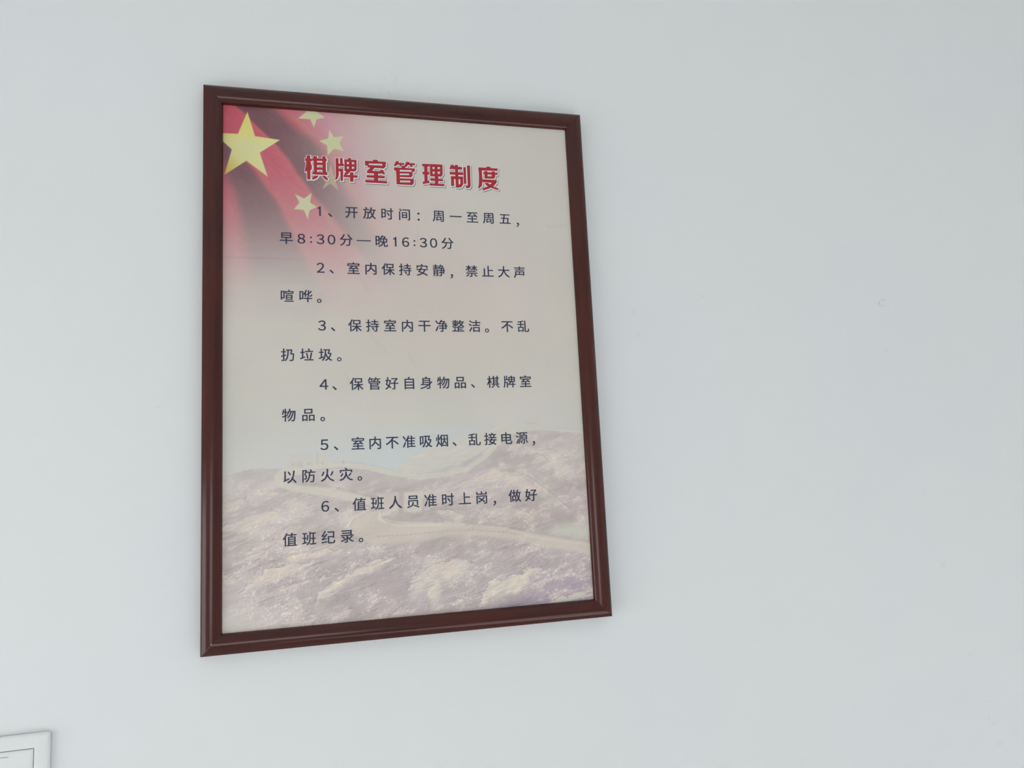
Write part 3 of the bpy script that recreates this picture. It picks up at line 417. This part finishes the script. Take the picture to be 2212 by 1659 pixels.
def convex_offset(pts, t):
    """outline of a stroke polygon pushed outward by t, mitred"""
    P = [Vector(p) for p in pts]; area2 = sum(P[i].x * P[(i+1) % len(P)].y - P[(i+1) % len(P)].x * P[i].y for i in range(len(P)))
    s = 1 if area2 > 0 else -1; out = []
    for i in range(len(P)):
        a, b_, c = P[i-1], P[i], P[(i+1) % len(P)]
        e1 = (b_ - a).normalized(); e2 = (c - b_).normalized()
        n1 = Vector((e1.y, -e1.x)) * s; n2 = Vector((e2.y, -e2.x)) * s
        bis = (n1 + n2); bis = bis.normalized() if bis.length > 1e-6 else n1
        kk = min(1.35, 1 / max(.3, bis.dot(n1))); out.append(b_ + bis * t * kk)
    return out
from mathutils.geometry import delaunay_2d_cdt
def union(polys):
    """triangles of the union of overlapping polygons"""
    vs, fs = [], []
    for pl in polys:
        pl = [Vector((p[0], p[1])) for p in pl]
        if sum(pl[i].x * pl[(i+1) % len(pl)].y - pl[(i+1) % len(pl)].x * pl[i].y for i in range(len(pl))) < 0: pl = pl[::-1]
        fs.append(list(range(len(vs), len(vs) + len(pl)))); vs += pl
    r = delaunay_2d_cdt(vs, [], fs, 0, 1e-6)
    return r[0], [f for f, src in zip(r[2], r[5]) if src]
def lay(name, items, material, parent):
    """one flat printed mesh from [(verts2d, faces, fn(p)->local)]"""
    V_, F_ = [], []
    for vs, fs, fn in items:
        k0 = len(V_); V_ += [fn(p) for p in vs]
        for f in fs:
            a, b_, c = (V_[k0 + f[0]], V_[k0 + f[1]], V_[k0 + f[2]])
            ny = (b_[2]-a[2]) * (c[0]-a[0]) - (b_[0]-a[0]) * (c[2]-a[2])
            F_.append([k0 + i for i in (f if ny < 0 else f[::-1])])
    me = bpy.data.meshes.new(name); me.from_pydata(V_, [], F_); me.update(); return link_mesh(name, me, material, parent)
def flat(name, polys, h, material, parent, dx=0, dy=0, grow=0):
    vs, fs = union([convex_offset(pl, grow) if grow else pl for pl in polys])
    return lay(name, [(vs, fs, lambda p: loc(p.x + dx, p.y + dy, h))], material, parent)
allp = [p for g in TITLE for p in g]
o = flat('title_shadow', allp, .05, shadeM, sheet, 1.25, 1.45, .85); o['label'] = 'printed grey drop shadow of the title'
o = flat('title_outline', allp, .09, whiteM, sheet, .35, .45, 1.02); o['label'] = 'white outline of the title'
for g in TITLE:
    o = flat('title_character', g, .13, redM, sheet)

# --- body text
EM = 15.9
cache = {}
WGT = ((-.011, -.007), (.011, -.007), (.011, .007), (-.011, .007))            # strokes a little heavier than the regular cut
ONE = [[(.155, 0), (.245, 0), (.245, .735), (.185, .735), (.155, .60)], [(.04, .555), (.155, .555), (.20, .735), (.185, .735), (.15, .655), (.04, .625)]]
def glyph(ch):
    if ch not in cache:
        if ch == '1': cache[ch] = union(ONE); return cache[ch]
        cu = bpy.data.curves.new('g', 'FONT'); cu.size = 1.0; cu.resolution_u = 3
        cu.body = chr(ord(ch) - 0x30 + 0xFF10) if ch in '0123456789' else ch
        cu.dimensions = '2D'; cu.fill_mode = 'BOTH'
        ob = bpy.data.objects.new('g', cu); C.objects.link(ob)
        dg = bpy.context.evaluated_depsgraph_get(); ev = ob.evaluated_get(dg); mm = ev.to_mesh()
        vs = [v.co.to_2d().copy() for v in mm.vertices]; fs = [tuple(p.vertices) for p in mm.polygons]
        ev.to_mesh_clear(); bpy.data.objects.remove(ob); bpy.data.curves.remove(cu)
        cache[ch] = (vs, fs)
    return cache[ch]
def text_line(items, vc):
    """items: (character, centre u in mm); vc: centre line in mm"""
    out = []
    for ch, uc in items:
        vs, fs = glyph(ch); xs = [p.x for p in vs]; ys = [p.y for p in vs]
        if ch in '0123456789:—':
            sy = EM if ch not in '0123456789' else 11.8 / (max(ys) - min(ys))
            sx = EM if ch not in '0123456789' else sy * 1.02
            ox = uc - (min(xs) + max(xs)) / 2 * sx; oy = vc + (min(ys) + max(ys)) / 2 * sy + (.25 if ch != ':' else 1.2)
        else:
            sx = EM * GW; sy = EM * GH; ox = uc - .5 * sx; oy = vc + .38 * sy
            if ch == '，': ox -= 0.4; oy += 2.3
            if ch in '。：': oy += 1.0; ox -= .5 * (ch == '。')
        for q, (dx, dy) in enumerate(WGT):
            out.append((vs, fs, lambda p, ox=ox+dx*EM, oy=oy+dy*EM, sx=sx, sy=sy, h=.09+.03*q: loc(ox + p.x * sx, oy - p.y * sy, h)))
    return lay('text_line', out, navyM, sheet)
GW, GH = 1.0, .985
def spread(s, a, b_):           # centres at equal pitch from a (first) to b_ (last)
    return [(c, a + (b_ - a) * i / (len(s) - 1)) for i, c in enumerate(s)]
NUMU = {'1': (106.7, 124.1), '2': (107.3, 124.6), '3': (107.9, 125.1), '4': (109.0, 125.6), '5': (108.4, 126.1), '6': (108.3, 125.6)}
def numbered(num, s, a, b_): return [(num, NUMU[num][0]), ('、', NUMU[num][1])] + spread(s, a, b_)
LINES = [
    numbered('1', '开放时间：周一至周五，', 144.2, 354.2),
    [('早', 69.2), ('8', 86.0), (':', 97.0), ('3', 107.7), ('0', 120.3), ('分', 137.2), ('—', 157.7), ('晚', 178.6), ('1', 194.6), ('6', 207.5), (':', 218.2), ('3', 229.0), ('0', 241.6), ('分', 258.6)],
    numbered('2', '室内保持安静，禁止大声', 145.0, 348.6),
    spread('喧哗。', 69.4, 110.6),
    numbered('3', '保持室内干净整洁。不乱', 145.2, 349.7),
    spread('扔垃圾。', 69.7, 132.0),
    numbered('4', '保管好自身物品、棋牌室', 145.6, 349.0),
    spread('物品。', 70.2, 112.4),
    numbered('5', '室内不准吸烟、乱接电源，', 145.8, 360.2),
    spread('以防火灾。', 70.2, 152.4),
    numbered('6', '值班人员准时上岗，做好', 146.0, 348.7),
    spread('值班纪录。', 70.0, 152.2)]
for i, it in enumerate(LINES): text_line(it, 124.4 + i * 34.53)

# ------------------------------------------------------------------ light switch, low on the left
sx0, sx1, sz0, sz1 = -0.45792, -0.37192, 1.33495, 1.42095    # metres on the wall
cx, cz = (sx0 + sx1) / 2, (sz0 + sz1) / 2; H = (sx1 - sx0) / 2
sw = empty('light_switch', (cx, 0, cz), 'white square light switch with glossy rim low on the wall, left of the framed notice', 'switch')
def sq_ring(bm, a, y, n=6, rad=.003):
    vs = []
    for qx, qz, a0 in ((1, -1, -90), (1, 1, 0), (-1, 1, 90), (-1, -1, 180)):
        for i in range(n + 1):
            t = math.radians(a0 + 90 * i / n); vs.append(bm.verts.new((qx*(a-rad) + rad*math.cos(t), y, qz*(a-rad) + rad*math.sin(t))))
    return vs
def lathe_sq(name, steps, material, parent, cap=False, smooth=50):
    steps = [(a, y * .72, r * .8) for a, y, r in steps]
    bm = bmesh.new(); rings = [sq_ring(bm, a, y, 6, r) for a, y, r in steps]
    for A, B in zip(rings[:-1], rings[1:]):
        for i in range(len(A)): bm.faces.new((A[i], A[(i+1) % len(A)], B[(i+1) % len(A)], B[i]))
    if cap: bm.faces.new(rings[-1])
    return build(name, bm, material, parent, smooth)
PI_ = H - .0140                  # half width of the opening for the button
lathe_sq('plate_frame', [(H-.0006, -.0005, .0035), (H, -.0030, .0035), (H-.0002, -.0052, .0035), (H-.0010, -.0064, .003), (H-.0028, -.0072, .0028), (H-.0060, -.0076, .0025),
    (PI_+.0050, -.0080, .002), (PI_+.0012, -.0083, .0012), (PI_+.0004, -.0080, .0008), (PI_+.0004, -.0030, .0006)], plasticM, sw)
lathe_sq('gap_shadow', [(H-.001, -.0006, .003), (PI_+.0006, -.0040, .0006), (.001, -.0041, .0004)], darkM, sw, cap=True)
bt = lathe_sq('rocker_button', [(PI_-.00035, -.0030, .0006), (PI_-.00035, -.0078, .0006), (PI_-.0008, -.0083, .0008), (PI_-.003, -.0086, .001), (PI_-.012, -.0089, .001), (.001, -.0090, .0004)], plasticM, sw, cap=True)
bm = bmesh.new(); add_box(bm, -.0072, .0072, -.00655, -.0060, .0202, .0209); bmesh.ops.bevel(bm, geom=bm.edges[:], offset=.0002, segments=2, affect='EDGES')
for vv in bm.verts: vv.co.z += 0.0033
o = build('indicator_strip', bm, stripM, bt); o['label'] = 'pale green indicator strip'
